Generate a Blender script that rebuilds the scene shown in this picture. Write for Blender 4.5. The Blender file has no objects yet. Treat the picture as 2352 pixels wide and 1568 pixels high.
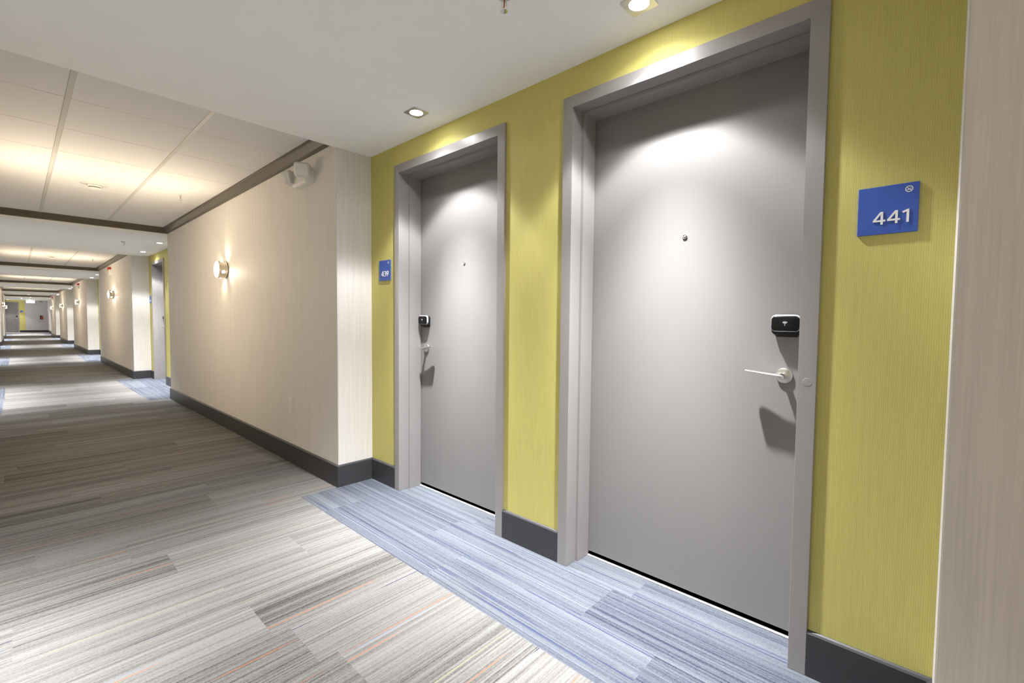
import bpy, bmesh, math, random
from mathutils import Matrix, Vector
random.seed(7)
S = bpy.context.scene
COL = S.collection

# ------------------------------------------------------------------ camera, world, exposure
FOC = 1055.24
cd = bpy.data.cameras.new('camera')
cam = bpy.data.objects.new('camera', cd); COL.objects.link(cam)
cd.sensor_fit = 'HORIZONTAL'; cd.sensor_width = 36.0; cd.lens = 36.0 * FOC / 2352.0
cd.clip_start = 0.02; cd.clip_end = 200
_yaw, _pitch, _roll = 0.8240, -0.0451, 0.0092
_f = Vector((math.sin(_yaw) * math.cos(_pitch), math.cos(_yaw) * math.cos(_pitch), math.sin(_pitch)))
_r = Vector((math.cos(_yaw), -math.sin(_yaw), 0)); _u = _r.cross(_f)
_r2 = _r * math.cos(_roll) + _u * math.sin(_roll); _u2 = -_r * math.sin(_roll) + _u * math.cos(_roll)
M = Matrix((( _r2.x, _u2.x, -_f.x, 0), (_r2.y, _u2.y, -_f.y, 0), (_r2.z, _u2.z, -_f.z, 1.1631), (0, 0, 0, 1)))
cam.matrix_world = M
S.camera = cam

world = bpy.data.worlds.new('world'); S.world = world; world.use_nodes = True
world.node_tree.nodes['Background'].inputs[0].default_value = (0.02, 0.02, 0.022, 1)
world.node_tree.nodes['Background'].inputs[1].default_value = 0.0
S.view_settings.view_transform = 'Standard'
S.view_settings.look = 'None'
S.view_settings.gamma = 1.0
S.view_settings.use_curve_mapping = False
S.view_settings.exposure = 1.27
try:
    S.cycles.max_bounces = 14; S.cycles.diffuse_bounces = 9; S.cycles.glossy_bounces = 4
    S.cycles.sample_clamp_indirect = 6.0
    S.cycles.use_light_tree = True
except Exception:
    pass

# lamp strengths (recessed downlights and wall sconces are the only lamps of the corridor)
SPOT_W = 262.0; SPOT_COL = (0.985, 0.985, 1.0)
SPOT_SIZE = 150.0; SPOT_BLEND = 0.10
# lamp intensity against the angle from straight down (degrees, factor), as in a lamp maker's table
BEAM = [(0, 1.85), (7, 1.72), (12, 1.46), (17, 0.98), (21, 0.68), (25, 0.41), (29, 0.25), (34, 0.165), (40, 0.170), (44, 0.155), (47, 0.080), (50, 0.026), (56, 0.009), (66, 0.005), (75, 0.0)]
LENS_E = 40.0
SCONCE_E = 110.0; SCONCE_COL = (1.0, 0.84, 0.61)
PORT_W = 1.3; UP_W = 0.35

# ------------------------------------------------------------------ layout of the corridor (metres)
XR, XRG = 1.4953, 1.7554           # pier face, green recess wall
XC = 0.548                         # middle of the corridor
XL, XLG = 2 * XC - XR, 2 * XC - XRG
ZC, ZT = 2.3183, 2.425             # plaster soffit, tiled tray
NEAR = [-5.10, 3.0125, 11.09, 19.14, 27.20, 35.25]
FAR = [-0.026, 8.068, 16.02, 24.05, 32.05, 40.20]
YEND, YBACK = 48.5, -5.10
XREND = 1.64
DA, DB = 0.7917, 2.1883            # middle of the two doors, measured from a recess that begins at -0.026
LIGHT_X = 1.550; LIGHT_Y = (0.84, 2.178)

# ------------------------------------------------------------------ helpers
def M_right(x, y, z):   # local x runs along the wall (to the viewer's right), y up, z out of the wall
    return Matrix(((0, 0, -1, x), (-1, 0, 0, y), (0, 1, 0, z), (0, 0, 0, 1)))
def M_left(x, y, z):
    return Matrix(((0, 0, 1, x), (1, 0, 0, y), (0, 1, 0, z), (0, 0, 0, 1)))
def M_end(x, y, z):
    return Matrix(((1, 0, 0, x), (0, 0, -1, y), (0, 1, 0, z), (0, 0, 0, 1)))
def M_up(x, y, z):
    return Matrix.Translation((x, y, z))

def bm_box(bm, x0, x1, y0, y1, z0, z1, bev=0.0, seg=1):
    r = bmesh.ops.create_cube(bm, size=1.0)
    vs = r['verts']
    for v in vs:
        v.co = Vector(((x0 + x1) / 2 + v.co.x * (x1 - x0), (y0 + y1) / 2 + v.co.y * (y1 - y0), (z0 + z1) / 2 + v.co.z * (z1 - z0)))
    if bev > 0:
        es = list({e for v in vs for e in v.link_edges})
        bmesh.ops.bevel(bm, geom=es, offset=bev, segments=seg, affect='EDGES', profile=0.5)
    return vs

def bm_prism(bm, pts, z0, z1, bev=0.0, seg=1, only_top=False, mat=None):
    """closed outline pts (x, y), from z0 to z1"""
    area = sum(pts[i][0] * pts[(i + 1) % len(pts)][1] - pts[(i + 1) % len(pts)][0] * pts[i][1] for i in range(len(pts)))
    if area < 0: pts = pts[::-1]
    lo = [bm.verts.new((p[0], p[1], z0)) for p in pts]; hi = [bm.verts.new((p[0], p[1], z1)) for p in pts]
    n = len(pts)
    fs = [bm.faces.new(lo[::-1]), bm.faces.new(hi)]
    for i in range(n):
        fs.append(bm.faces.new((lo[i], lo[(i + 1) % n], hi[(i + 1) % n], hi[i])))
    if bev > 0:
        if only_top: es = [e for e in fs[1].edges]
        else: es = list({e for f in fs for e in f.edges})
        bmesh.ops.bevel(bm, geom=es, offset=bev, segments=seg, affect='EDGES', profile=0.5)
    return fs

def bm_lathe(bm, prof, n=32, axis='z', c=(0, 0, 0), close=True):
    """prof: list of (radius, height)"""
    rings = []
    for r, h in prof:
        ring = []
        if r < 1e-6:
            ring = [bm.verts.new((0, 0, h))]
        else:
            ring = [bm.verts.new((r * math.cos(2 * math.pi * i / n), r * math.sin(2 * math.pi * i / n), h)) for i in range(n)]
        rings.append(ring)
    for a, b in zip(rings, rings[1:]):
        for i in range(n):
            j = (i + 1) % n
            if len(a) == 1 and len(b) == 1: continue
            if len(a) == 1: bm.faces.new((a[0], b[j], b[i]))
            elif len(b) == 1: bm.faces.new((a[i], a[j], b[0]))
            else: bm.faces.new((a[i], a[j], b[j], b[i]))
    vs = [v for r in rings for v in r]
    for v in vs:
        x, y, z = v.co
        if axis == 'x': x, y, z = z, x, y
        if axis == 'y': x, y, z = y, z, x
        v.co = Vector((x + c[0], y + c[1], z + c[2]))
    return vs

def rrect(x0, x1, y0, y1, r, n=5):
    pts = []
    for cx, cy, a0 in ((x1 - r, y1 - r, 0), (x0 + r, y1 - r, 90), (x0 + r, y0 + r, 180), (x1 - r, y0 + r, 270)):
        for i in range(n + 1):
            a = math.radians(a0 + 90 * i / n)
            pts.append((cx + r * math.cos(a), cy + r * math.sin(a)))
    return pts

def bm_layers(bm, x0, x1, y0, y1, r, layers, n=6):
    """rounded rectangle built of layers (inset, height): a soft edged slab"""
    rings = [[bm.verts.new((p[0], p[1], z)) for p in rrect(x0 + d, x1 - d, y0 + d, y1 - d, max(0.0015, r - d), n)] for d, z in layers]
    m = len(rings[0])
    bm.faces.new(rings[0][::-1]); bm.faces.new(rings[-1])
    for a, b in zip(rings, rings[1:]):
        for i in range(m): bm.faces.new((a[i], a[(i + 1) % m], b[(i + 1) % m], b[i]))
def soft(z0, z1, e):
    return [(0, z0), (0, z1 - e), (e * 0.13, z1 - e * 0.5), (e * 0.5, z1 - e * 0.13), (e, z1)]

def obj(name, bm, mat, parent=None, smooth=False, mw=None):
    bmesh.ops.recalc_face_normals(bm, faces=bm.faces[:])
    me = bpy.data.meshes.new(name); bm.to_mesh(me); bm.free()
    mats = mat if isinstance(mat, (list, tuple)) else [mat]
    for m in mats: me.materials.append(m)
    if smooth:
        me.polygons.foreach_set('use_smooth', [True] * len(me.polygons))
        try: me.set_sharp_from_angle(angle=math.radians(35))
        except Exception: pass
    o = bpy.data.objects.new(name, me); COL.objects.link(o)
    if parent: o.parent = parent
    if mw is not None: o.matrix_world = mw
    return o

def tag(o, label=None, cat=None, group=None, kind=None):
    if label: o['label'] = label
    if cat: o['category'] = cat
    if group: o['group'] = group
    if kind: o['kind'] = kind
    return o

def empty(name, mw, label=None, cat=None, group=None, kind=None):
    o = bpy.data.objects.new(name, None); COL.objects.link(o)
    o.empty_display_size = 0.1; o.matrix_world = mw
    return tag(o, label, cat, group, kind)

def copy_tree(o, parent=None):
    c = o.copy(); COL.objects.link(c)
    if parent: c.parent = parent
    for ch in list(o.children): copy_tree(ch, c)
    return c

def lamp(kind, name, parent, loc, energy, col, size=0.02, spot=None, blend=0.5, direction=(0, 0, -1)):
    l = bpy.data.lights.new(name, kind); l.energy = energy; l.color = col; l.shadow_soft_size = size
    if spot: l.spot_size = math.radians(spot); l.spot_blend = blend
    if name == 'downlight_bulb':
        l.use_nodes = True; g = N(l.node_tree)
        em = l.node_tree.nodes['Emission']
        geo = g.node('ShaderNodeNewGeometry')
        z = g.math('ABSOLUTE', g.sep(geo.outputs['Incoming'])[2])
        ang = g.math('MULTIPLY', g.math('ARCCOSINE', z), 180 / math.pi / 80.0)
        cv = g.node('ShaderNodeFloatCurve'); c = cv.mapping.curves[0]
        for i, (a, v) in enumerate(BEAM):
            if i < 2: c.points[i].location = (a / 80.0, v / 2.0)
            else: c.points.new(a / 80.0, v / 2.0)
        cv.mapping.extend = 'HORIZONTAL'; cv.mapping.update()
        for p in c.points: p.handle_type = 'AUTO_CLAMPED'
        g.link(ang, cv.inputs['Value'])
        g.link(g.math('MULTIPLY', cv.outputs[0], 2.0), em.inputs['Strength'])
    o = bpy.data.objects.new(name, l); COL.objects.link(o)
    q = Vector(direction).to_track_quat('-Z', 'Y').to_matrix().to_4x4()
    o.parent = parent
    o.matrix_basis = Matrix.Translation(loc) @ q
    return o

def stroke(bm, pts, w, z0, z1):
    """flat stroke of width w along pts"""
    L, R_ = [], []
    for i, p in enumerate(pts):
        p = Vector(p); ns = []
        if i > 0: d = (p - Vector(pts[i - 1])).normalized(); ns.append(Vector((-d.y, d.x)))
        if i < len(pts) - 1: d = (Vector(pts[i + 1]) - p).normalized(); ns.append(Vector((-d.y, d.x)))
        nn = ns[0] if len(ns) == 1 else (ns[0] + ns[1]) / max(0.5, 1 + ns[0].dot(ns[1]))
        L.append(p + nn * w / 2); R_.append(p - nn * w / 2)
    va = [[bm.verts.new((q.x, q.y, z)) for q in side] for side in (L, R_) for z in (z0, z1)]
    for i in range(len(pts) - 1):
        bm.faces.new((va[1][i], va[3][i], va[3][i + 1], va[1][i + 1]))
        bm.faces.new((va[0][i], va[1][i], va[1][i + 1], va[0][i + 1])); bm.faces.new((va[3][i], va[2][i], va[2][i + 1], va[3][i + 1]))
    for i in (0, -1): bm.faces.new((va[0][i], va[2][i], va[3][i], va[1][i]))

def arc(cx, cy, rx, ry, a0, a1, n=14):
    return [(cx + rx * math.cos(math.radians(a0 + (a1 - a0) * i / n)), cy + ry * math.sin(math.radians(a0 + (a1 - a0) * i / n))) for i in range(n + 1)]
DIGITS = {   # strokes in a box of height 1, (strokes, width of the figure)
    '4': ([[(0.50, 0.0), (0.50, 1.0)], [(0.46, 0.965), (0.055, 0.31)], [(0.0, 0.295), (0.70, 0.295)]], 0.70),
    '1': ([[(0.30, 0.0), (0.30, 1.0)], [(0.32, 0.945), (0.02, 0.80)]], 0.385),
    '3': ([[(0.07, 0.90)] + arc(0.27, 0.725, 0.255, 0.205, 110, -85), arc(0.27, 0.30, 0.295, 0.235, 80, -100) + [(0.04, 0.10)], [(0.14, 0.52), (0.32, 0.52)]], 0.62),
    '9': ([arc(0.31, 0.675, 0.235, 0.255, 0, 360, 26), arc(0.11, 0.62, 0.435, 0.555, 10, -83, 14)], 0.64),
}
def number_mesh(name, body, h, right, base, z0, z1, mat, parent):
    bm = bmesh.new(); x = right; w = 0.155 * h; ax = 1.12
    for k, ch in enumerate(reversed(body)):
        st, wd = DIGITS[ch]; x -= wd * h * ax
        for j, pl in enumerate(st): stroke(bm, [(x + px * h * ax, base + py * h) for px, py in pl], w * (0.9 if j else 1), z0, z1 + 0.00004 * j)
        x -= 0.115 * h
    return obj(name, bm, mat, parent)

# ------------------------------------------------------------------ materials
def new_mat(name):
    m = bpy.data.materials.new(name); m.use_nodes = True
    nt = m.node_tree; b = nt.nodes['Principled BSDF']
    return m, nt, b

class N:
    """small node-graph writer"""
    def __init__(s, nt): s.nt = nt
    def node(s, t, **k):
        n = s.nt.nodes.new(t)
        for a, v in k.items(): setattr(n, a, v)
        return n
    def link(s, a, b): s.nt.links.new(a, b)
    def put(s, sock, v):
        if isinstance(v, bpy.types.NodeSocket): s.link(v, sock)
        else: sock.default_value = v
    def math(s, op, a, b=0.0, c=0.0, clamp=False):
        n = s.node('ShaderNodeMath', operation=op); n.use_clamp = clamp
        s.put(n.inputs[0], a); s.put(n.inputs[1], b); s.put(n.inputs[2], c)
        return n.outputs[0]
    def comb(s, x=0.0, y=0.0, z=0.0):
        n = s.node('ShaderNodeCombineXYZ'); s.put(n.inputs[0], x); s.put(n.inputs[1], y); s.put(n.inputs[2], z)
        return n.outputs[0]
    def sep(s, v):
        n = s.node('ShaderNodeSeparateXYZ'); s.link(v, n.inputs[0]); return n.outputs
    def noise(s, v, scale=1.0, detail=2.0, rough=0.5):
        n = s.node('ShaderNodeTexNoise'); s.link(v, n.inputs['Vector'])
        n.inputs['Scale'].default_value = scale; n.inputs['Detail'].default_value = detail; n.inputs['Roughness'].default_value = rough
        return n.outputs[0]
    def white(s, v):
        n = s.node('ShaderNodeTexWhiteNoise', noise_dimensions='3D'); s.link(v, n.inputs['Vector']); return n.outputs
    def mix(s, f, a, b):
        n = s.node('ShaderNodeMix', data_type='RGBA'); s.put(n.inputs[0], f)
        for i, v in ((6, a), (7, b)):
            if isinstance(v, bpy.types.NodeSocket): s.link(v, n.inputs[i])
            else: n.inputs[i].default_value = (*v, 1)
        return n.outputs[2]
    def ramp(s, f, stops, interp='LINEAR'):
        n = s.node('ShaderNodeValToRGB'); s.link(f, n.inputs[0]); cr = n.color_ramp; cr.interpolation = interp
        while len(cr.elements) < len(stops): cr.elements.new(0.5)
        for e, (p, c) in zip(cr.elements, stops): e.position = p; e.color = (*c, 1)
        return n.outputs[0]
    def range(s, f, a, b, c=0.0, d=1.0):
        n = s.node('ShaderNodeMapRange'); s.link(f, n.inputs[0])
        for i, v in enumerate((a, b, c, d)): n.inputs[1 + i].default_value = v
        return n.outputs[0]
    def bump(s, h, strength, dist, bsdf):
        n = s.node('ShaderNodeBump'); n.inputs['Strength'].default_value = strength; n.inputs['Distance'].default_value = dist
        s.link(h, n.inputs['Height']); s.link(n.outputs[0], bsdf.inputs['Normal'])

def plain(name, col, rough=0.5, metal=0.0, spec=0.5, grain=0.0, gscale=60.0, coat=0.0):
    m, nt, b = new_mat(name); g = N(nt)
    b.inputs['Roughness'].default_value = rough; b.inputs['Metallic'].default_value = metal
    b.inputs['Specular IOR Level'].default_value = spec
    b.inputs['Coat Weight'].default_value = coat
    if grain > 0:
        tc = g.node('ShaderNodeTexCoord').outputs['Object']
        n = g.noise(tc, gscale, 3)
        b0 = tuple(c * (1 - grain) for c in col); b1 = tuple(min(1, c * (1 + grain)) for c in col)
        g.link(g.mix(n, b0, b1), b.inputs['Base Color'])
    else:
        b.inputs['Base Color'].default_value = (*col, 1)
    return m

def emit(name, col, e):
    m, nt, b = new_mat(name)
    b.inputs['Base Color'].default_value = (*[min(1, c) for c in col], 1)
    b.inputs['Emission Color'].default_value = (*col, 1); b.inputs['Emission Strength'].default_value = e
    return m

def brushed(name, col, rough=0.32):
    m, nt, b = new_mat(name); g = N(nt)
    tc = g.sep(g.node('ShaderNodeTexCoord').outputs['Object'])
    n = g.noise(g.comb(g.math('MULTIPLY', tc[0], 40), g.math('MULTIPLY', tc[1], 40), g.math('MULTIPLY', tc[2], 900)), 1, 2)
    b.inputs['Metallic'].default_value = 1.0; b.inputs['Base Color'].default_value = (*col, 1)
    g.link(g.range(n, 0, 1, rough - 0.06, rough + 0.06), b.inputs['Roughness'])
    return m

def wallpaper(name, col, amp, pitch, green=False):
    m, nt, b = new_mat(name); g = N(nt)
    p = g.sep(g.node('ShaderNodeTexCoord').outputs['Object'])
    u = g.math('ADD', p[0], p[1])
    z = p[2]
    if green:     # fine ribbed weave
        rib = g.math('SINE', g.math('MULTIPLY', u, 2 * math.pi / pitch))
        rib = g.math('MULTIPLY_ADD', rib, 0.5, 0.5)
        fl = g.noise(g.comb(g.math('MULTIPLY', u, 260), g.math('MULTIPLY', z, 170), 0), 1, 2)
        bl = g.noise(g.comb(g.math('MULTIPLY', u, 1 / pitch), g.math('MULTIPLY', z, 7), 3.3), 1, 2)
        v = g.math('ADD', g.math('MULTIPLY', rib, 0.24), g.math('ADD', g.math('MULTIPLY', fl, 0.42), g.math('MULTIPLY', bl, 0.40)))
    else:         # irregular vertical streaks
        a = g.noise(g.comb(g.math('MULTIPLY', u, 1 / pitch), g.math('MULTIPLY', z, 3.2), 1.7), 1, 3, 0.6)
        c = g.noise(g.comb(g.math('MULTIPLY', u, 0.3 / pitch), g.math('MULTIPLY', z, 1.1), 9.1), 1, 2)
        d = g.noise(g.comb(g.math('MULTIPLY', u, 500), g.math('MULTIPLY', z, 420), 4), 1, 1)
        v = g.math('ADD', g.math('MULTIPLY', a, 0.5), g.math('ADD', g.math('MULTIPLY', c, 0.3), g.math('MULTIPLY', d, 0.2)))
    f = g.range(v, 0.3, 0.7)
    lo = tuple(c * (1 - amp) for c in col); hi = tuple(min(1, c * (1 + amp)) for c in col)
    g.link(g.mix(f, lo, hi), b.inputs['Base Color'])
    b.inputs['Roughness'].default_value = 0.62; b.inputs['Specular IOR Level'].default_value = 0.25
    g.bump(v, 0.25, 0.001, b)
    return m

def carpet(name, along_x, light, mid, dark, accents, acc_p):
    """carpet planks 0.25 x 1 m; yarn lines run along the plank"""
    m, nt, b = new_mat(name); g = N(nt)
    p = g.sep(g.node('ShaderNodeTexCoord').outputs['Object'])
    U, V = (p[0], p[1]) if along_x else (p[1], p[0])      # U along the yarn, V across
    V = g.math('ADD', V, 40.0) if along_x else g.math('ADD', V, 40.0 - 1.2353 + 0.25)
    pr = g.math('FLOOR', g.math('DIVIDE', V, 0.25))
    off = g.white(g.comb(pr, 3.7, 1.1))[0]
    pc = g.math('FLOOR', g.math('ADD', g.math('ADD', U, 40.0), off))
    wid = g.white(g.comb(pr, pc, 5.0))
    seed = g.math('MULTIPLY', wid[0], 100.0)
    # broad bands inside a plank, fine yarn rows, speckle
    band = g.noise(g.comb(g.math('MULTIPLY', V, 22), seed, g.math('MULTIPLY', U, 0.5)), 1, 2, 0.55)
    pitch = 0.0042
    row = g.math('FLOOR', g.math('DIVIDE', V, pitch))
    rw = g.white(g.comb(row, seed, 2.0))
    thin = g.noise(g.comb(g.math('MULTIPLY', V, 110), seed, g.math('MULTIPLY', U, 0.8)), 1, 1)
    patch = g.noise(g.comb(g.math('MULTIPLY', V, 190), seed, g.math('MULTIPLY', U, 9)), 1, 2)
    speck = g.noise(g.comb(g.math('MULTIPLY', U, 170), g.math('MULTIPLY', V, 240), 0.5), 1, 2)
    v = g.math('MULTIPLY', g.range(band, 0.28, 0.72), 0.30)
    v = g.math('MULTIPLY_ADD', rw[0], 0.24, v)
    v = g.math('MULTIPLY_ADD', g.range(thin, 0.3, 0.7), 0.30, v)
    v = g.math('MULTIPLY_ADD', g.range(patch, 0.3, 0.7), 0.10, v)
    v = g.math('MULTIPLY_ADD', g.math('SUBTRACT', wid[0], 0.5), 0.24, v)
    v = g.math('MULTIPLY_ADD', g.math('SUBTRACT', speck, 0.5), 0.55, v)
    colr = g.ramp(v, [(0.12, light), (0.50, mid), (0.92, dark)])
    # coloured accent yarns, broken into dashes
    ac = g.ramp(g.white(g.comb(row, seed, 8.0))[0], accents, 'CONSTANT')
    sel = g.math('GREATER_THAN', g.white(g.comb(row, seed, 11.0))[0], 1 - acc_p)
    dash = g.noise(g.comb(g.math('MULTIPLY', U, 2.2), g.math('MULTIPLY', row, 7.31), seed), 1, 1)
    sel = g.math('MULTIPLY', sel, g.range(dash, 0.46, 0.54))
    colr = g.mix(g.math('MULTIPLY', sel, 0.9), colr, ac)
    g.link(colr, b.inputs['Base Color'])
    b.inputs['Roughness'].default_value = 0.95; b.inputs['Specular IOR Level'].default_value = 0.08
    hv = g.math('ADD', g.math('MULTIPLY', speck, 0.7), g.math('MULTIPLY', g.math('SINE', g.math('MULTIPLY', V, 2 * math.pi / pitch)), 0.25))
    g.bump(hv, 0.5, 0.003, b)
    return m

MAT = {}
MAT['green'] = wallpaper('green_wallpaper', (0.53, 0.485, 0.155), 0.10, 0.0052, True)
MAT['beige'] = wallpaper('beige_wallpaper', (0.68, 0.652, 0.622), 0.11, 0.006)
MAT['soffit'] = plain('soffit_paint', (0.93, 0.93, 0.935), 0.8, spec=0.15, grain=0.015, gscale=9)
MAT['tile'] = plain('ceiling_tile_white', (0.77, 0.765, 0.77), 0.9, spec=0.1, grain=0.03, gscale=160)
MAT['grid'] = plain('ceiling_grid_shaded_white', (0.60, 0.585, 0.555), 0.5, spec=0.3, grain=0.02)  # bars darker than the tiles: their shade is put into the colour
MAT['gap'] = plain('dark_joint', (0.35, 0.335, 0.31), 0.9, spec=0.1, grain=0.05)
MAT['crown'] = plain('taupe_trim', (0.115, 0.098, 0.075), 0.45, spec=0.4, grain=0.06, gscale=30)
MAT['base'] = plain('charcoal_base', (0.046, 0.046, 0.050), 0.38, spec=0.32, grain=0.10, gscale=25)
MAT['door'] = plain('door_paint', (0.212, 0.205, 0.202), 0.42, spec=0.35, grain=0.012, gscale=5)
MAT['frame'] = plain('frame_paint', (0.280, 0.267, 0.262), 0.36, spec=0.45, grain=0.02, gscale=8)
MAT['chrome'] = plain('chrome', (0.80, 0.80, 0.80), 0.10, 1.0, grain=0.02)
MAT['nickel'] = brushed('satin_nickel', (0.70, 0.675, 0.64), 0.30)
MAT['lamp_nickel'] = brushed('sconce_nickel', (0.62, 0.56, 0.47), 0.36)
MAT['silver'] = plain('silver_plastic', (0.72, 0.72, 0.72), 0.22, 0.35, spec=0.6, grain=0.02)
MAT['black'] = plain('black_gloss', (0.005, 0.005, 0.006), 0.14, spec=0.30, grain=0.1)
MAT['blackmat'] = plain('black_matte', (0.010, 0.010, 0.010), 0.45, spec=0.3, grain=0.1)
MAT['white'] = plain('white_plastic', (0.74, 0.73, 0.70), 0.40, spec=0.4, grain=0.02)
MAT['clear'] = plain('frosted_lens', (0.80, 0.79, 0.77), 0.12, spec=0.7, grain=0.02)
MAT['slot'] = plain('dark_slot', (0.05, 0.045, 0.04), 0.6, grain=0.1)
MAT['blue'] = plain('blue_sign', (0.024, 0.082, 0.42), 0.46, spec=0.75, grain=0.06, gscale=400)
MAT['sgnwhite'] = plain('sign_white', (0.80, 0.80, 0.78), 0.5, grain=0.01)
MAT['threshold'] = plain('threshold_strip', (0.50, 0.49, 0.48), 0.4, spec=0.4, grain=0.02)
MAT['red'] = plain('red_enamel', (0.50, 0.02, 0.012), 0.35, grain=0.05)
MAT['redlens'] = plain('red_lens', (0.45, 0.03, 0.012), 0.25, grain=0.05)
MAT['grey_end'] = wallpaper('grey_wallpaper', (0.50, 0.485, 0.49), 0.05, 0.02)
MAT['led'] = emit('red_led', (1.0, 0.10, 0.06), 3.0)
MAT['lens'] = emit('lit_bulb', (1.0, 0.97, 0.93), LENS_E)
MAT['diff'] = emit('lit_diffuser', SCONCE_COL, SCONCE_E)
MAT['port'] = emit('lit_port', (1.0, 0.86, 0.66), 30.0)
MAT['exit'] = emit('lit_exit_panel', (0.95, 1.0, 0.97), 4.0)
MAT['bulb'] = plain('red_glass_bulb', (0.40, 0.03, 0.01), 0.1, spec=0.7, grain=0.05)
ORANGE = (0.34, 0.115, 0.055); LBLUE = (0.155, 0.20, 0.27); LIME = (0.24, 0.24, 0.145); NAVY = (0.025, 0.028, 0.060)
MAT['carpet'] = carpet('grey_striped_carpet', True, (0.205, 0.201, 0.195), (0.138, 0.134, 0.128), (0.045, 0.042, 0.037),
                       [(0.0, ORANGE), (0.36, LBLUE), (0.56, LIME), (0.76, NAVY)], 0.040)
MAT['carpet_blue'] = carpet('blue_striped_carpet', False, (0.136, 0.148, 0.166), (0.086, 0.095, 0.115), (0.028, 0.034, 0.055),
                            [(0.0, (0.030, 0.038, 0.090)), (0.7, (0.055, 0.066, 0.115))], 0.050)

# ------------------------------------------------------------------ floor
def quad(bm, x0, x1, y0, y1, z, mi):
    f = bm.faces.new([bm.verts.new(c) for c in ((x0, y0, z), (x1, y0, z), (x1, y1, z), (x0, y1, z))]); f.material_index = mi
BLUE = 0.52
XB1 = XRG - BLUE; XB0 = XLG + BLUE
bm = bmesh.new()
recess = [(FAR[i], NEAR[i + 1]) for i in range(5)] + [(FAR[5], 43.3)]
y = YBACK
for a, b in recess:
    quad(bm, XLG - 0.3, XRG + 0.3, y, a, 0, 0)
    quad(bm, XB0, XB1, a, b, 0, 0)
    quad(bm, XB1, XRG + 0.172, a, b, 0, 1); quad(bm, XLG - 0.3, XB0, a, b, 0, 1)
    y = b
quad(bm, XLG - 0.3, XRG + 0.3, y, YEND + 0.3, 0, 0)
fl = obj('floor', bm, [MAT['carpet'], MAT['carpet_blue']])
tag(fl, 'striped grey carpet with blue carpet inlays in front of the doors', 'floor', kind='structure')

# ------------------------------------------------------------------ ceiling: plaster soffits over the recesses, tiled trays between
bm = bmesh.new()
for a, b in recess[:5] + [(FAR[5], YEND + 0.1)]:
    bm_box(bm, XLG - 0.1, XRG + 0.1, a - 0.004, b + 0.010, ZC, ZC + 0.3)
bm_box(bm, XLG - 0.1, XRG + 0.1, YBACK - 0.1, YEND + 0.1, ZC + 0.3, ZC + 0.34)
ceil = obj('ceiling', bm, MAT['soffit'])
tag(ceil, 'pale plaster ceiling stepping up to white tiled trays', 'ceiling', kind='structure')
bars = [XC - 0.9235, XC - 0.309, XC + 0.309, XC + 0.9235]
for k in range(6):
    ya, yb = NEAR[k] + 0.010, FAR[k] - 0.004
    bm = bmesh.new()
    xs = [XL] + [x for x in bars if XL + 0.05 < x < XR - 0.05] + [XR]
    ys = [ya]; t = ya + 0.71
    while t < yb - 0.2: ys.append(t); t += 0.6125
    ys.append(yb)
    for i in range(len(xs) - 1):
        for j in range(len(ys) - 1):
            bm_box(bm, xs[i] + (0.0121 if i else 0), xs[i + 1] - (0.0121 if i < len(xs) - 2 else 0), ys[j] + 0.0022, ys[j + 1] - 0.0022, ZT, ZT + 0.02, 0.0015)
    o = obj('ceiling_tile_field', bm, MAT['tile'], ceil)
    bm = bmesh.new()
    for x in xs[1:-1]: bm_box(bm, x - 0.012, x + 0.012, ya, yb, ZT - 0.003, ZT + 0.03, 0.001)
    obj('ceiling_grid', bm, MAT['grid'], ceil)
    bm = bmesh.new(); bm_box(bm, XL - 0.02, XR + 0.02, ya, yb, ZT + 0.021, ZT + 0.05)
    obj('ceiling_backing', bm, MAT['gap'], ceil)
    # crown moulding round the tray: profile (out from wall, height)
    if k == 0: continue
    prof = [(0.0, ZT - 0.077), (0.011, ZT - 0.077), (0.012, ZT - 0.066), (0.020, ZT - 0.060), (0.034, ZT - 0.036), (0.046, ZT - 0.018), (0.048, ZT - 0.012), (0.056, ZT - 0.010), (0.056, ZT + 0.002), (0.0, ZT + 0.002)]
    bm = bmesh.new(); rings = []
    for cx, cy, sx, sy in ((XL, ya, 1, 1), (XR, ya, -1, 1), (XR, yb, -1, -1), (XL, yb, 1, -1)):
        rings.append([bm.verts.new((cx + sx * d, cy + sy * d, z)) for d, z in prof])
    n = len(prof)
    for i in range(4):
        a, b = rings[i], rings[(i + 1) % 4]
        for j in range(n): bm.faces.new((a[j], a[(j + 1) % n], b[(j + 1) % n], b[j]))
    tag(obj('trim_%d' % k, bm, MAT['crown']), 'dark taupe crown moulding round a ceiling tray', 'trim', 'crown mouldings round the ceiling trays', 'structure')

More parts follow.
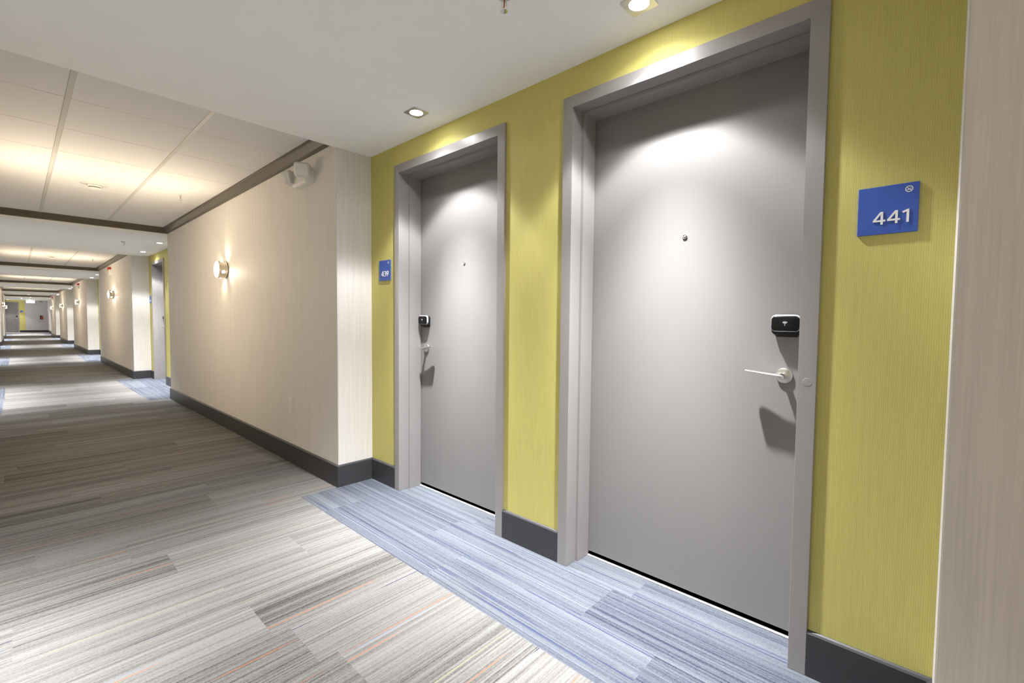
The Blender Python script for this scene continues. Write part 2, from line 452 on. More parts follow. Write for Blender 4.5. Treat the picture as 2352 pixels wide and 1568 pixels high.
# ------------------------------------------------------------------ walls
OPEN = 0.4600 + 0.03        # half width of the hole behind a door frame
def green_wall(side, y0, y1, doors):
    bm = bmesh.new()
    x0, x1 = (XRG, XRG + 0.12) if side == 'right' else (XLG - 0.12, XLG)
    ys = [y0]
    for c in doors: ys += [c - OPEN, c + OPEN]
    ys.append(y1)
    for i in range(0, len(ys), 2): bm_box(bm, x0, x1, ys[i], ys[i + 1], 0, ZC + 0.02)
    for c in doors: bm_box(bm, x0, x1, c - OPEN, c + OPEN, 2.155, ZC + 0.02)
    return tag(obj('wall_' + side, bm, MAT['green']), 'lime green ribbed wall of a door recess', 'wall', 'lime green recess walls', 'structure')
def pier(side, y0, y1, xf):
    """beige pier with slightly eased corners, standing out from the recess walls"""
    bm = bmesh.new()
    if side == 'right': pts = [(xf, y0), (XRG + 0.12, y0), (XRG + 0.12, y1), (xf, y1)]
    else: pts = [(xf, y0), (xf, y1), (XLG - 0.12, y1), (XLG - 0.12, y0)]
    bm_prism(bm, pts, 0, ZT + 0.03)
    es = [e for e in bm.edges if abs(e.verts[0].co.z - e.verts[1].co.z) > 1 and abs(e.verts[0].co.x - xf) < 1e-4]
    bmesh.ops.bevel(bm, geom=es, offset=0.003, segments=2, affect='EDGES')
    return tag(obj('wall_' + side, bm, MAT['beige'], smooth=True), 'beige wall pier with vertical streaks between door recesses', 'wall', 'beige wall piers', 'structure')
BH, BT, BB = 0.1524, 0.012, 0.009
def baseboard(side, path):
    """path: wall line (x, y) with the room on its left hand; moulding with a sloped top edge"""
    prof = [(0, 0), (BT, 0), (BT, BH - BB), (BT - 0.004, BH - 0.003), (0.002, BH), (0, BH)]
    bm = bmesh.new(); rings = []
    for i, p in enumerate(path):
        p = Vector(p); nrm = []
        if i > 0: d = (p - Vector(path[i - 1])).normalized(); nrm.append(Vector((-d.y, d.x)))
        if i < len(path) - 1: d = (Vector(path[i + 1]) - p).normalized(); nrm.append(Vector((-d.y, d.x)))
        if len(nrm) == 2:
            s = (nrm[0] + nrm[1]); s = s / max(0.2, s.dot(nrm[0]))
        else: s = nrm[0]
        rings.append([bm.verts.new((p.x + s.x * t, p.y + s.y * t, z)) for t, z in prof])
    n = len(prof)
    for a, b in zip(rings, rings[1:]):
        for j in range(n): bm.faces.new((a[j], a[(j + 1) % n], b[(j + 1) % n], b[j]))
    bm.faces.new(rings[0]); bm.faces.new(rings[-1][::-1])
    return tag(obj('baseboard_' + side, bm, MAT['base']), 'charcoal baseboard along the corridor wall', 'baseboard', 'charcoal baseboards', 'structure')

FO = 0.5125                 # half width of a door frame
doors_in = {i: [DA + recess[i][0] + 0.026, DB + recess[i][0] + 0.026] for i in range(6)}
for i, (a, b) in enumerate(recess):
    green_wall('right', a, b, doors_in.get(i, [])); green_wall('left', a, b, doors_in[i])
piers = [(YBACK, FAR[0])] + [(NEAR[k], FAR[k]) for k in range(1, 6)]
for a, b in piers: pier('right', a, b, XR); pier('left', a, b, XL)
pier('right', 43.3, YEND + 0.1, XREND); pier('left', 43.3, YEND + 0.1, XL - 0.09)
# baseboards: round each pier and along each recess, broken at the doors
for i, (a, b) in enumerate(recess):
    ds = doors_in.get(i, [])
    nxt = FAR[i + 1] if i < 5 else YEND
    xn = XR if i < 5 else XREND
    stops = []
    for c in ds: stops += [(c - FO, c + FO)]
    # right wall: room lies towards -x, so the path runs with +y (room on its left hand)
    start = [(XR, YBACK), (XR, a), (XRG, a)] if i == 0 else [(XRG, a)]
    segs = []; cur = start
    for s0, s1 in stops:
        segs.append(cur + [(XRG, s0)]); cur = [(XRG, s1)]
    cur = cur + [(XRG, b), (xn, b), (xn, nxt)] + ([(XRG, nxt)] if i < 5 else [])
    segs.append(cur)
    for sg in segs: baseboard('right', sg)
    xl = XL if i < 5 else XL - 0.09
    pl = ([(XL, YBACK), (XL, a)] if i == 0 else []) + [(XLG, a), (XLG, b), (xl, b), (xl, nxt)] + ([(XLG, nxt)] if i < 5 else [])
    segs = [[]]
    for p in pl:
        segs[-1].append(p)
        if p == (XLG, a):
            for s0, s1 in stops: segs[-1].append((XLG, s0)); segs.append([(XLG, s1)])
    for sg in segs: baseboard('left', sg[::-1])

# end wall and the wall behind the photographer
EDX = -0.32                  # middle of the door at the far end
bm = bmesh.new()
bm_box(bm, XLG - 0.2, EDX - 0.49, YEND, YEND + 0.12, 0, ZC + 0.02)
bm_box(bm, EDX + 0.49, 0.487, YEND, YEND + 0.12, 0, ZC + 0.02)
bm_box(bm, EDX - 0.49, EDX + 0.49, YEND, YEND + 0.12, 2.155, ZC + 0.02)
we = tag(obj('wall_end', bm, MAT['green']), 'lime green wall strip round the door at the end of the corridor', 'wall', kind='structure')
bm = bmesh.new(); bm_box(bm, 0.487, XREND + 0.05, YEND - 0.004, YEND + 0.12, 0, ZC + 0.02)
tag(obj('wall_back', bm, MAT['grey_end']), 'pale grey wall closing the corridor', 'wall', kind='structure')
bm = bmesh.new(); bm_box(bm, XLG - 0.2, XRG + 0.2, YBACK - 0.12, YBACK, 0, ZT + 0.05)
tag(obj('wall_front', bm, MAT['beige']), 'beige wall behind the photographer', 'wall', kind='structure')
baseboard('end', [(XREND, YEND - 0.004), (EDX + FO, YEND - 0.004)])

# ------------------------------------------------------------------ doors
def make_door(mw, name, label, flip, detail=True):
    """flip=1: lock to the viewer's right"""
    d = empty(name, mw, label, 'door', kind='structure')
    h, ho, zt, zto = 0.4606, FO, 2.134, 2.1858
    wf, wb, ws = 0.0124, -0.163, -0.066
    # casing: one U-shaped prism with softened edges
    bm = bmesh.new()
    pts = [(-ho, 0), (-h, 0), (-h, zt), (h, zt), (h, 0), (ho, 0), (ho, zto), (-ho, zto)]
    bm_prism(bm, pts, wb - 0.05, wf, 0.0016, 2)
    obj('door_frame', bm, MAT['frame'], d)
    s = 0.012
    bm = bmesh.new()
    pts = [(-h, 0), (-h + s, 0), (-h + s, zt - s), (h - s, zt - s), (h - s, 0), (h, 0), (h, zt), (-h, zt)]
    bm_prism(bm, pts, wb + 0.003, ws, 0.0014, 2)
    obj('door_stop', bm, MAT['frame'], d)
    bm = bmesh.new(); bm_box(bm, -h + 0.002, h - 0.002, 0.020, zt - 0.003, wb - 0.045, wb, 0.0015)
    obj('door_leaf', bm, MAT['door'], d)
    bm = bmesh.new(); bm_box(bm, -h + s, h - s, 0.0, 0.005, wb + 0.003, wb + 0.014, 0.0015)
    obj('threshold', bm, MAT['threshold'], d)
    # peephole
    bm = bmesh.new(); bm_lathe(bm, [(0, 0.0030), (0.0066, 0.0036), (0.0080, 0.0052), (0.0098, 0.0042), (0.0110, 0.0006), (0.0110, 0.0)], 28, c=(0, 1.522, wb))
    ph = obj('peephole', bm, MAT['nickel'], d, True)
    bm = bmesh.new(); bm_lathe(bm, [(0, 0.0040), (0.0066, 0.0040), (0.0068, 0.0030)], 24, c=(0, 1.522, wb))
    obj('peephole_ring', bm, MAT['black'], ph)
    bm = bmesh.new(); bm_lathe(bm, [(0, 0.0060), (0.0024, 0.0056), (0.0044, 0.0042)], 20, c=(0, 1.522, wb))
    obj('peephole_lens', bm, MAT['clear'], ph, True)
    if detail:
        bm = bmesh.new(); bm_lathe(bm, [(0, wf + 0.0004), (0.0125, wf + 0.0004), (0.0135, wf)], 28, c=(flip * 0.487, 0.972, 0))
        obj('filled_hole_patch', bm, MAT['frame'], d)
    # card reader: black body tapering to the door, chrome-rimmed black face
    lx = flip * 0.388; lz = 1.1525
    bm = bmesh.new()
    lo = rrect(lx - 0.040, lx + 0.040, lz - 0.0400, lz + 0.036, 0.012); hi = rrect(lx - 0.047, lx + 0.047, lz - 0.030, lz + 0.040, 0.014)
    A = [bm.verts.new((p[0], p[1], wb)) for p in lo]; B = [bm.verts.new((p[0], p[1], wb + 0.021)) for p in hi]
    n = len(lo); bm.faces.new(A[::-1]); bm.faces.new(B)
    for i in range(n): bm.faces.new((A[i], A[(i + 1) % n], B[(i + 1) % n], B[i]))
    rd = obj('card_reader', bm, MAT['blackmat'], d, True)
    bm = bmesh.new(); bm_layers(bm, lx - 0.0470, lx + 0.0470, lz - 0.0200, lz + 0.0412, 0.017, soft(wb + 0.0205, wb + 0.0325, 0.003))
    obj('chrome_rim', bm, MAT['silver'], rd, True)
    bm = bmesh.new(); bm_layers(bm, lx - 0.0455, lx + 0.0455, lz - 0.0185, lz + 0.0365, 0.015, soft(wb + 0.031, wb + 0.0390, 0.006))
    obj('reader_face', bm, MAT['black'], rd, True)
    if detail:   # contactless symbol: three arcs and a dot
        bm = bmesh.new(); zz = wb + 0.0392; cx, cy = lx, lz + 0.006
        for r in (0.0045, 0.0075, 0.0105):
            k = 10
            vi = [bm.verts.new((cx + (r - 0.00065) * math.sin(math.radians(-48 + 96 * i / k)), cy + (r - 0.00065) * math.cos(math.radians(-48 + 96 * i / k)), zz)) for i in range(k + 1)]
            vo = [bm.verts.new((cx + (r + 0.00065) * math.sin(math.radians(-48 + 96 * i / k)), cy + (r + 0.00065) * math.cos(math.radians(-48 + 96 * i / k)), zz)) for i in range(k + 1)]
            for i in range(k): bm.faces.new((vi[i], vi[i + 1], vo[i + 1], vo[i]))
        bmesh.ops.create_circle(bm, cap_ends=True, radius=0.0011, segments=10, matrix=Matrix.Translation((cx, cy + 0.0005, zz)))
        bmesh.ops.create_circle(bm, cap_ends=True, radius=0.0011, segments=10, matrix=Matrix.Translation((cx, cy - 0.0035, zz)))
        obj('contactless_symbol', bm, MAT['sgnwhite'], rd)
    # lever handle: round rose, neck, broad blade
    hx = flip * 0.3845; hz = 0.971
    bm = bmesh.new(); bm_lathe(bm, [(0, 0.0095), (0.0245, 0.0092), (0.0272, 0.0075), (0.0280, 0.0)], 40, c=(hx, hz, wb))
    hd = obj('lever_handle', bm, MAT['nickel'], d, True)
    bm = bmesh.new(); bm_lathe(bm, [(0.0125, 0.006), (0.0105, 0.012), (0.0098, 0.030), (0.0105, 0.040)], 24, c=(hx, hz, wb))
    obj('handle_neck', bm, MAT['nickel'], hd, True)
    # blade in plan: (distance towards the hinge side, distance from the door)
    plan_b = [(-0.012, 0.0400), (0.010, 0.0385), (0.028, 0.0390), (0.052, 0.0375), (0.078, 0.0335), (0.100, 0.0315), (0.115, 0.0330), (0.1215, 0.0375)]
    plan_f = [(-0.012, 0.0600), (0.010, 0.0640), (0.028, 0.0650), (0.052, 0.0645), (0.078, 0.0645), (0.100, 0.0650), (0.115, 0.0655), (0.1215, 0.0640)]
    bm = bmesh.new(); sec = []
    for (s1, w1), (s2, w2) in zip(plan_b, plan_f):
        t = (s1 + 0.012) / 0.1335
        zm = hz + 0.0195 * t ** 0.9 - 0.0035; th = 0.0098 * (1 - t) ** 1.25 + 0.0018
        ring = []
        m = 8
        for i in range(m):
            a = 2 * math.pi * i / m
            w = (w1 + w2) / 2 + (w2 - w1) / 2 * (abs(math.cos(a)) ** 0.55) * (1 if math.cos(a) >= 0 else -1)
            ring.append(bm.verts.new((hx - flip * s1, zm + th * math.sin(a), wb + w)))
        sec.append(ring)
    for a, b in zip(sec, sec[1:]):
        for i in range(8): bm.faces.new((a[i], a[(i + 1) % 8], b[(i + 1) % 8], b[i]))
    bm.faces.new(sec[0]); bm.faces.new(sec[-1][::-1])
    o = obj('lever', bm, MAT['nickel'], hd, True)
    md = o.modifiers.new('smooth', 'SUBSURF'); md.levels = 2; md.render_levels = 2
    return d
dA = make_door(M_right(XRG, DA, 0), 'door_1', 'grey hotel door with handle beside the blue 441 sign', 1)
dB = make_door(M_right(XRG, DB, 0), 'door_2', 'grey hotel door next to the blue 439 sign', -1)
make_door(M_right(XRG, DB + FAR[1] + 0.026, 0), 'door_3', 'narrow glimpse of a grey door in the second green recess', -1, False)
make_door(M_end(EDX, YEND, 0), 'door_4', 'pale grey door closing the far end of the corridor', 1, False)

# the doors of the opposite side and of the recesses hidden behind the piers
for i in range(6):
    y0 = recess[i][0] + 0.026
    for side in ('left', 'right'):
        for src, c in ((dA, DA), (dB, DB)):
            if side == 'right' and (i == 0 or (i == 1 and c == DB)): continue
            d = copy_tree(src); d.name = 'door_%d' % (5 + 4 * i + 2 * (side == 'left') + (c == DB))
            d.matrix_world = M_right(XRG, y0 + c, 0) if side == 'right' else M_left(XLG, y0 + c, 0)
            for key in ('label', 'category'): del d[key]

# ------------------------------------------------------------------ room signs
def make_sign(mw, number, name, label, blank=False):
    s = empty(name, mw, label, 'sign', 'blue room number signs')
    bm = bmesh.new(); bm_box(bm, -0.0695, 0.0695, -0.070, 0.070, 0.0005, 0.0068, 0.0008)
    obj('sign_plate', bm, MAT['blue'], s)
    if number:
        number_mesh('room_number', number, 0.0370, 0.0500, -0.0420, 0.0066, 0.0088, MAT['sgnwhite'], s)
    else:
        bm = bmesh.new(); 
        for i in range(3): bm_box(bm, 0.006 + 0.018 * i, 0.019 + 0.018 * i, -0.042, -0.008, 0.0068, 0.0078)
        obj('room_number', bm, MAT['sgnwhite'], s)
    # no-smoking symbol: ring, cigarette, smoke, bar
    bm = bmesh.new(); cx, cy, zz = 0.047, 0.052, 0.0068
    k = 28
    for i in range(k):
        a0, a1 = 2 * math.pi * i / k, 2 * math.pi * (i + 1) / k
        bm.faces.new([bm.verts.new((cx + r * math.cos(a), cy + r * math.sin(a), zz + 0.0004)) for r, a in ((0.0069, a0), (0.0090, a0), (0.0090, a1), (0.0069, a1))])
    def bar(x0, y0, x1, y1, w):
        d = Vector((x1 - x0, y1 - y0)).normalized(); n = Vector((-d.y, d.x)) * w / 2
        bm.faces.new([bm.verts.new((x, y, zz + 0.0004)) for x, y in ((x0 - n.x, y0 - n.y), (x1 - n.x, y1 - n.y), (x1 + n.x, y1 + n.y), (x0 + n.x, y0 + n.y))])
    bar(cx - 0.0055, cy + 0.0055, cx + 0.0055, cy - 0.0055, 0.0017)
    bar(cx - 0.0052, cy - 0.0018, cx + 0.0010, cy - 0.0018, 0.0020)
    bar(cx + 0.0028, cy - 0.0018, cx + 0.0052, cy - 0.0018, 0.0020)
    bar(cx + 0.0036, cy + 0.0002, cx + 0.0044, cy + 0.0030, 0.0010); bar(cx + 0.0016, cy + 0.0022, cx + 0.0026, cy + 0.0046, 0.0010)
    obj('no_smoking_symbol', bm, MAT['sgnwhite'], s)
    bm = bmesh.new()      # raised dots under the number
    for cell, dots in enumerate(((0, 1, 2, 5), (0, 3, 4), (0, 3, 4), (0,))):
        for dnum in dots:
            bmesh.ops.create_uvsphere(bm, u_segments=8, v_segments=5, radius=0.0009, matrix=Matrix.Translation((0.0280 + cell * 0.0075 + (dnum // 3) * 0.0026, -0.0520 - (dnum % 3) * 0.0026, 0.0068)))
    obj('raised_dots', bm, MAT['blue'], s, True)
    return s
make_sign(M_right(XRG, 0.1215, 1.499), '441', 'room_sign', 'blue square sign with raised number 441 on lime green wall')
make_sign(M_right(XRG, 2.8285, 1.503), '439', 'room_sign', 'blue square sign with raised number 439 beside the second door')
make_sign(M_right(XRG, 10.985, 1.503), '', 'room_sign', 'small blue sign edge on beside the narrow door in the second recess')
make_sign(M_end(0.315, YEND, 1.505), '', 'room_sign', 'tiny blue sign on the green strip at the end of the corridor')

# ------------------------------------------------------------------ recessed downlights
def make_downlight():
    d = empty('downlight', M_up(0, 0, ZC), None, 'ceiling light')
    n = 48; bm = bmesh.new(); r = 0.036; a = 0.052
    out, inn, out2, inn2 = [], [], [], []
    for i in range(n):
        t = 2 * math.pi * (i + 0.5) / n; c, s = math.cos(t), math.sin(t); k = a / max(abs(c), abs(s))
        out.append(bm.verts.new((k * c, k * s, 0))); out2.append(bm.verts.new((k * c, k * s, -0.0035)))
        inn.append(bm.verts.new((r * c, r * s, 0))); inn2.append(bm.verts.new((r * c, r * s, -0.0030)))
    for i in range(n):
        j = (i + 1) % n
        bm.faces.new((out[i], out[j], out2[j], out2[i])); bm.faces.new((out2[i], out2[j], inn2[j], inn2[i])); bm.faces.new((inn2[i], inn2[j], inn[j], inn[i]))
    obj('square_trim', bm, MAT['nickel'], d)
    bm = bmesh.new(); bm_lathe(bm, [(0.0355, -0.0008), (0.030, -0.0022), (0.016, -0.0034), (0, -0.0038)], 32)
    obj('lit_lens', bm, MAT['lens'], d, True)
    return d
D0 = make_downlight()
DL = [   # x, y, label
    (LIGHT_X, LIGHT_Y[1], 'square recessed downlight in the ceiling above the door by the 439 sign'),
    (LIGHT_X + 0.02, LIGHT_Y[0], 'square downlight cut by the top edge above the 441 door'),
    (1.551, 8.915, 'recessed downlight over the second recess, close to the beige corner'),
    (1.558, 10.33, 'recessed downlight over the narrow door of the second recess'),
    (1.556, 16.96, 'tiny downlight of the third recess, partly behind the beige wall edge'),
    (1.556, 18.30, 'tiny downlight of the third recess, further from the beige wall edge'),
    (1.556, 25.00, 'very small downlight of the fourth recess, the nearer of its pair'),
    (1.556, 26.34, 'very small downlight of the fourth recess, the farther of its pair'),
    (1.556, 33.00, 'speck of a downlight of the fifth recess, nearer of its pair'),
    (1.556, 34.34, 'speck of a downlight of the fifth recess, farther of its pair'),
    (1.544, 41.6, 'speck of a downlight beside the end of the last beige pier'),
    (0.30, 43.0, 'small downlight in the end ceiling over the green strip'),
    (0.66, 41.3, 'small downlight in the end ceiling above the glowing sign, upper one'),
    (0.69, 45.6, 'small downlight in the end ceiling just over the glowing sign'),
    (-0.36, 47.6, 'small downlight in the end ceiling above the far door'),
]
for i, (x, yy, lab) in enumerate(DL):
    d = D0 if i == 0 else copy_tree(D0)
    d.matrix_world = M_up(x, yy, ZC); d['label'] = lab; d['group'] = 'recessed ceiling downlights'
    lamp('SPOT', 'downlight_bulb', None, (x, yy, ZC - 0.012), SPOT_W, SPOT_COL, 0.022, SPOT_SIZE, SPOT_BLEND)
# the matching lamps over the doors of the other side, out of view
for i, (a, b) in enumerate(recess):
    for yy in (a + 0.026 + LIGHT_Y[0], a + 0.026 + LIGHT_Y[1]):
        lamp('SPOT', 'downlight_bulb', None, (2 * XC - LIGHT_X, yy, ZC - 0.012), SPOT_W, SPOT_COL, 0.022, SPOT_SIZE, SPOT_BLEND)

# ------------------------------------------------------------------ wall sconces
def make_sconce(ports=True):
    s = empty('wall_sconce', M_right(0, 0, 0), None, 'wall lamp')
    R, D = 0.086, 0.088
    bm = bmesh.new(); bm_lathe(bm, [(0.070, 0.0), (0.070, 0.008), (R, 0.010), (R, D - 0.004), (R - 0.004, D - 0.002), (R - 0.006, D - 0.006)], 56)
    obj('drum', bm, MAT['lamp_nickel'], s, True)
    bm = bmesh.new(); bm_lathe(bm, [(R - 0.006, D - 0.005), (R - 0.012, D + 0.003), (R * 0.5, D + 0.009), (0, D + 0.011)], 48)
    obj('diffuser', bm, MAT['diff'], s, True)
    for k in range(4):
        a = math.pi / 2 * k
        bm = bmesh.new()
        bm_lathe(bm, [(0, 0.0006), (0.013, 0.0006), (0.0145, -0.0016)], 20)
        o = obj('light_port', bm, MAT['port'], s)
        o.matrix_basis = Matrix.Rotation(a, 4, 'Z') @ Matrix.Translation((R, 0, 0.048)) @ Matrix.Rotation(math.pi / 2, 4, 'Y')
    return s
SC0 = make_sconce()
SCL = [('r', 5.42, 70, 'round brushed metal wall lamp glowing on the first beige wall'),
       ('r', 13.43, 45, 'glowing drum wall lamp on the second beige pier, below the red alarm'),
       ('r', 21.55, 45, 'small glowing wall lamp on the third beige pier along the wall'),
       ('r', 29.58, 45, 'small glowing wall lamp on the fourth beige pier along the wall'),
       ('r', 37.6, 45, 'tiny glowing wall lamp on the last beige pier by the end wall'),
       ('l', 29.58, 45, 'tiny glowing lamp on the opposite wall, larger of two over the far door'),
       ('l', 37.6, 45, 'tiny glowing lamp on the opposite wall, smaller of two over the far door')]
def sconce_ports(mw, ang, e):
    for k in range(4):
        a = math.radians(ang + 90 * k)
        p = mw @ Vector((0.0885 * math.cos(a), 0.0885 * math.sin(a), 0.048)); q = mw.to_3x3() @ Vector((math.cos(a), math.sin(a), -0.10))
        lamp('SPOT', 'port_glow', None, p, e, (1.0, 0.80, 0.56), 0.006, 120, 0.9, q)
    p = mw @ Vector((0, 0.092, 0.048)); q = mw.to_3x3() @ Vector((0, 1, 0.65))      # the upward beam
    lamp('SPOT', 'uplight_glow', None, p, UP_W, (1.0, 0.82, 0.60), 0.012, 150, 0.8, q)
for i, (side, yy, ang, lab) in enumerate(SCL):
    s = SC0 if i == 0 else copy_tree(SC0)
    mw = (M_right(XR, yy, 1.660) if side == 'r' else M_left(XL, yy, 1.660))
    s.matrix_world = mw @ Matrix.Rotation(math.radians(ang), 4, 'Z')
    s['label'] = lab; s['group'] = 'drum wall lamps'
    if i < 2: sconce_ports(mw, ang, PORT_W)
    elif i < 5: sconce_ports(mw, ang, PORT_W)
# lamps of the piers that stay out of view (opposite wall and behind the photographer)
for side, yy in (('l', 5.42), ('l', 13.43), ('l', 21.55), ('r', -2.65), ('l', -2.65)):
    x = XR - 0.11 if side == 'r' else XL + 0.11
    l = lamp('AREA', 'sconce_glow', None, (x, yy, 1.660), 1.0, SCONCE_COL, direction=(-1 if side == 'r' else 1, 0, 0))
    l.data.shape = 'DISK'; l.data.size = 0.17
    l.data.energy = SCONCE_E * math.pi * math.pi * 0.085 ** 2
    mw = M_right(XR, yy, 1.660) if side == 'r' else M_left(XL, yy, 1.660)
    sconce_ports(mw, 70, PORT_W)

# ------------------------------------------------------------------ emergency light on the first pier
em = empty('emergency_light', M_right(XR, 3.47, 2.195), 'white twin head emergency light high on the first beige wall', 'emergency light')
bm = bmesh.new(); bm_layers(bm, -0.135, 0.120, -0.055, 0.050, 0.022, soft(0, 0.060, 0.018)); obj('housing', bm, MAT['white'], em, True)
for px, pz, ry, rx, w0 in ((0.082, 0.034, 56, 10, 0.062), (-0.112, 0.022, -56, 10, 0.052)):
    bm = bmesh.new(); bm_layers(bm, -0.054, 0.054, -0.050, 0.050, 0.022, soft(0.0, 0.052, 0.014))
    o = obj('lamp_head', bm, MAT['white'], em, True)
    o.matrix_basis = Matrix.Translation((px, pz, w0)) @ Matrix.Rotation(math.radians(ry), 4, 'Y') @ Matrix.Rotation(math.radians(rx), 4, 'X')
    bm = bmesh.new(); bm_layers(bm, -0.046, 0.046, -0.042, 0.042, 0.018, soft(0.048, 0.064, 0.010))
    obj('lamp_lens', bm, MAT['clear'], o, True)
bm = bmesh.new(); bmesh.ops.create_uvsphere(bm, u_segments=10, v_segments=8, radius=0.0035, matrix=Matrix.Translation((0.005, -0.046, 0.0535))); obj('indicator', bm, MAT['led'], em, True)

# ------------------------------------------------------------------ wall outlets
def make_outlet():
    o = empty('wall_outlet', M_right(0, 0, 0), None, 'outlet', 'wall outlets')
    bm = bmesh.new(); bm_layers(bm, -0.0365, 0.0365, -0.0585, 0.0585, 0.004, soft(0, 0.0055, 0.0025)); obj('cover_plate', bm, MAT['white'], o, True)
    bm = bmesh.new(); bm_prism(bm, rrect(-0.0165, 0.0165, -0.0335, 0.0335, 0.002), 0.005, 0.0072, 0.0006); rc = obj('receptacle', bm, MAT['white'], o)
    for v in (-0.0195, 0.0195):
        for x0, x1, y0, y1 in ((-0.0072, -0.0052, v - 0.001, v + 0.008), (0.0052, 0.0070, v, v + 0.007), (-0.0022, 0.0022, v - 0.009, v - 0.0045)):
            bm = bmesh.new(); bm_box(bm, x0, x1, y0, y1, 0.0068, 0.0074); obj('slot', bm, MAT['slot'], rc)
    return o
o1 = make_outlet(); o1.matrix_world = M_right(XR, 3.815, 0.462); o1['label'] = 'white wall outlet low on the first beige wall'
o2 = copy_tree(o1); o2.matrix_world = M_right(XR, 11.72, 0.462); o2['label'] = 'tiny white wall outlet low on the second beige pier'

# ------------------------------------------------------------------ smoke detectors, sprinklers, alarms
def make_smoke(x, y, label):
    s = empty('smoke_detector', M_up(x, y, ZT), label, 'smoke detector', 'smoke detectors')
    bm = bmesh.new(); bm_lathe(bm, [(0.100, 0.0), (0.100, -0.004), (0.085, -0.010), (0.052, -0.012)], 40); obj('mounting_plate', bm, MAT['white'], s, True)
    bm = bmesh.new(); bm_lathe(bm, [(0.050, -0.012), (0.052, -0.024), (0.050, -0.030), (0.044, -0.032), (0.044, -0.038), (0.050, -0.040), (0.049, -0.046), (0.030, -0.053), (0, -0.054)], 40); h = obj('sensor_head', bm, MAT['white'], s, True)
    bm = bmesh.new(); bm_lathe(bm, [(0.0446, -0.0318), (0.0446, -0.0382)], 40); obj('vent_slot', bm, MAT['slot'], h)
    return s
make_smoke(0.545, 5.93, 'round white smoke detector on the nearest tiled ceiling tray')
make_smoke(0.545, 13.55, 'small smoke detector on the second tiled ceiling tray')
make_smoke(0.545, 37.9, 'tiny detector on the ceiling tray near the end of the corridor')

def make_sprinkler(x, y, z, label):
    s = empty('sprinkler', M_up(x, y, z), label, 'sprinkler', 'fire sprinklers')
    bm = bmesh.new(); bm_lathe(bm, [(0.038, 0.0), (0.038, -0.002), (0.031, -0.008), (0.014, -0.010)], 36); obj('escutcheon', bm, MAT['white'] if z > ZC + 0.01 else MAT['chrome'], s, True)
    bm = bmesh.new(); bm_lathe(bm, [(0.010, -0.008), (0.010, -0.020), (0.007, -0.022), (0.007, -0.026), (0, -0.026)], 20)
    for a in (0, math.pi):
        c = math.cos(a)
        for p, q in (((0.008, -0.024), (0.012, -0.036)), ((0.012, -0.036), (0.009, -0.050)), ((0.009, -0.050), (0.003, -0.058))):
            v = [bm.verts.new((c * (r + o_), w, h)) for r, h in (p, q) for o_ in (-0.0016, 0.0016) for w in (-0.002, 0.002)]
            for f in ((0, 1, 3, 2), (4, 6, 7, 5), (0, 4, 5, 1), (2, 3, 7, 6), (0, 2, 6, 4), (1, 5, 7, 3)): bm.faces.new([v[i] for i in f])
    fr = obj('frame_arms', bm, MAT['chrome'], s, True)
    bm = bmesh.new(); bm_lathe(bm, [(0, -0.026), (0.0024, -0.028), (0.0024, -0.048), (0, -0.050)], 12); obj('glass_bulb', bm, MAT['bulb'], fr, True)
    bm = bmesh.new(); bm_lathe(bm, [(0, -0.056), (0.004, -0.057), (0.004, -0.060), (0.0125, -0.060), (0.0130, -0.0615), (0, -0.0620)], 24); obj('deflector', bm, MAT['chrome'], fr, True)
    return s
make_sprinkler(1.205, 1.168, ZC, 'chrome fire sprinkler with red bulb hanging at the top edge of the ceiling')
make_sprinkler(1.180, 5.73, ZT, 'white fire sprinkler on the nearest tiled ceiling tray')
make_sprinkler(1.163, 9.20, ZC, 'small fire sprinkler on the plaster ceiling of the second recess')
make_sprinkler(1.180, 13.60, ZT, 'small fire sprinkler on the second tiled ceiling tray')

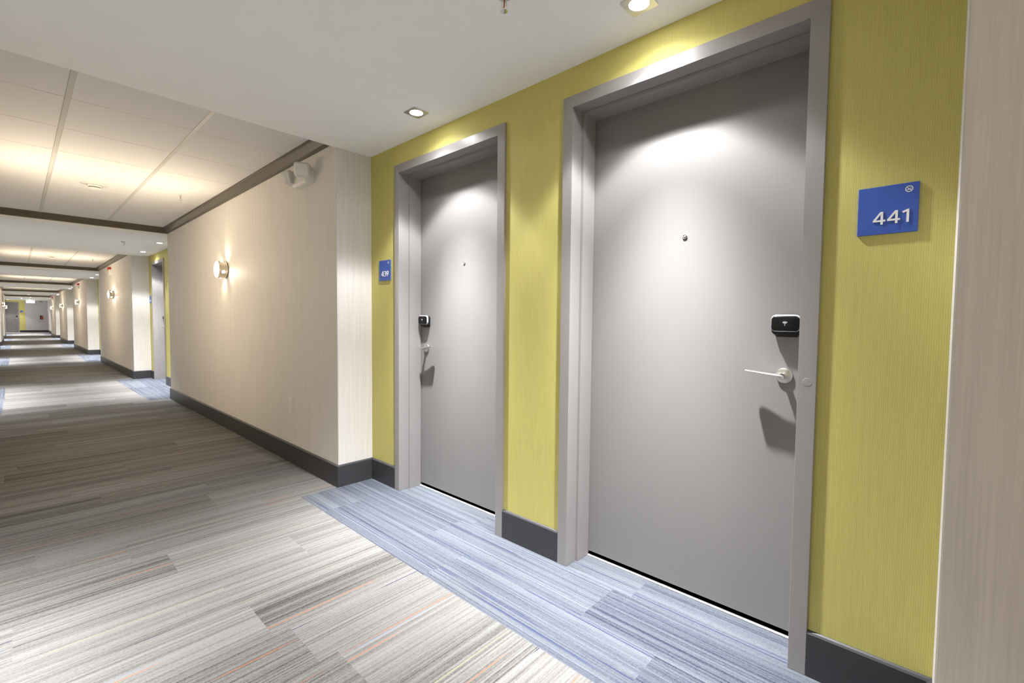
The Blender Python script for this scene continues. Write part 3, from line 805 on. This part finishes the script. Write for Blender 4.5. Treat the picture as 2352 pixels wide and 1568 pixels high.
def make_alarm(y, label):
    a = empty('fire_alarm', M_right(XR, y, 2.19), label, 'fire alarm', 'wall fire alarms')
    bm = bmesh.new(); bm_layers(bm, -0.058, 0.058, -0.075, 0.045, 0.010, soft(0, 0.045, 0.008)); obj('sounder_body', bm, MAT['white'], a, True)
    bm = bmesh.new(); bm_layers(bm, -0.050, 0.050, 0.030, 0.095, 0.012, soft(0, 0.060, 0.010)); obj('beacon_lens', bm, MAT['redlens'], a, True)
    bm = bmesh.new()
    for i in range(5): bm_box(bm, -0.035, 0.035, -0.058 + i * 0.017, -0.051 + i * 0.017, 0.0448, 0.0458)
    obj('sound_slots', bm, MAT['slot'], a)
    return a
make_alarm(13.75, 'red topped white fire alarm high on the second beige pier')
make_alarm(21.3, 'tiny fire alarm high on the third beige pier')
make_alarm(37.3, 'speck of a red fire alarm high on the last beige pier')

# ------------------------------------------------------------------ things at the far end
ex = empty('exit_sign', M_end(0.735, 46.0, 2.17), 'glowing white exit sign hanging from the ceiling at the corridor end', 'exit sign')
bm = bmesh.new(); bm_box(bm, -0.215, 0.215, -0.095, 0.085, -0.028, 0.028, 0.006, 2); obj('sign_box', bm, MAT['white'], ex)
bm = bmesh.new(); bm_box(bm, -0.200, 0.200, -0.082, 0.074, 0.0275, 0.031, 0.001); bm_box(bm, -0.200, 0.200, -0.082, 0.074, -0.031, -0.0275, 0.001); obj('lit_panel', bm, MAT['exit'], ex)
bm = bmesh.new(); bm_box(bm, -0.06, 0.06, 0.085, ZC - 2.17, -0.02, 0.02, 0.004); obj('ceiling_bracket', bm, MAT['white'], ex)
fe = empty('extinguisher_cabinet', M_end(1.315, YEND - 0.004, 1.08), 'small extinguisher cabinet with dark red window on the grey end wall', 'fire cabinet')
bm = bmesh.new(); bm_box(bm, -0.15, 0.15, -0.30, 0.30, 0, 0.012, 0.003); obj('cabinet_door', bm, MAT['grey_end'], fe)
bm = bmesh.new(); bm_box(bm, -0.085, 0.0, -0.14, 0.16, 0.011, 0.016, 0.001); obj('window', bm, MAT['black'], fe)
bm = bmesh.new(); bm_lathe(bm, [(0, -0.14), (0.045, -0.135), (0.045, 0.09), (0.03, 0.12), (0.012, 0.13), (0.012, 0.155), (0, 0.158)], 24, axis='y', c=(0.02, 0, 0.035)); obj('extinguisher_body', bm, MAT['red'], fe, True)
dc = empty('door_closer', M_end(1.33, YEND - 0.004, 2.245), 'small dark ceiling-high fitting on the grey end wall', 'wall fitting')
bm = bmesh.new(); bm_box(bm, -0.05, 0.05, -0.018, 0.018, 0, 0.03, 0.004); obj('fitting_body', bm, MAT['blackmat'], dc)
bm = bmesh.new(); bm_box(bm, -0.02, 0.02, -0.01, 0.01, 0.03, 0.05, 0.003); obj('fitting_cap', bm, MAT['slot'], dc)
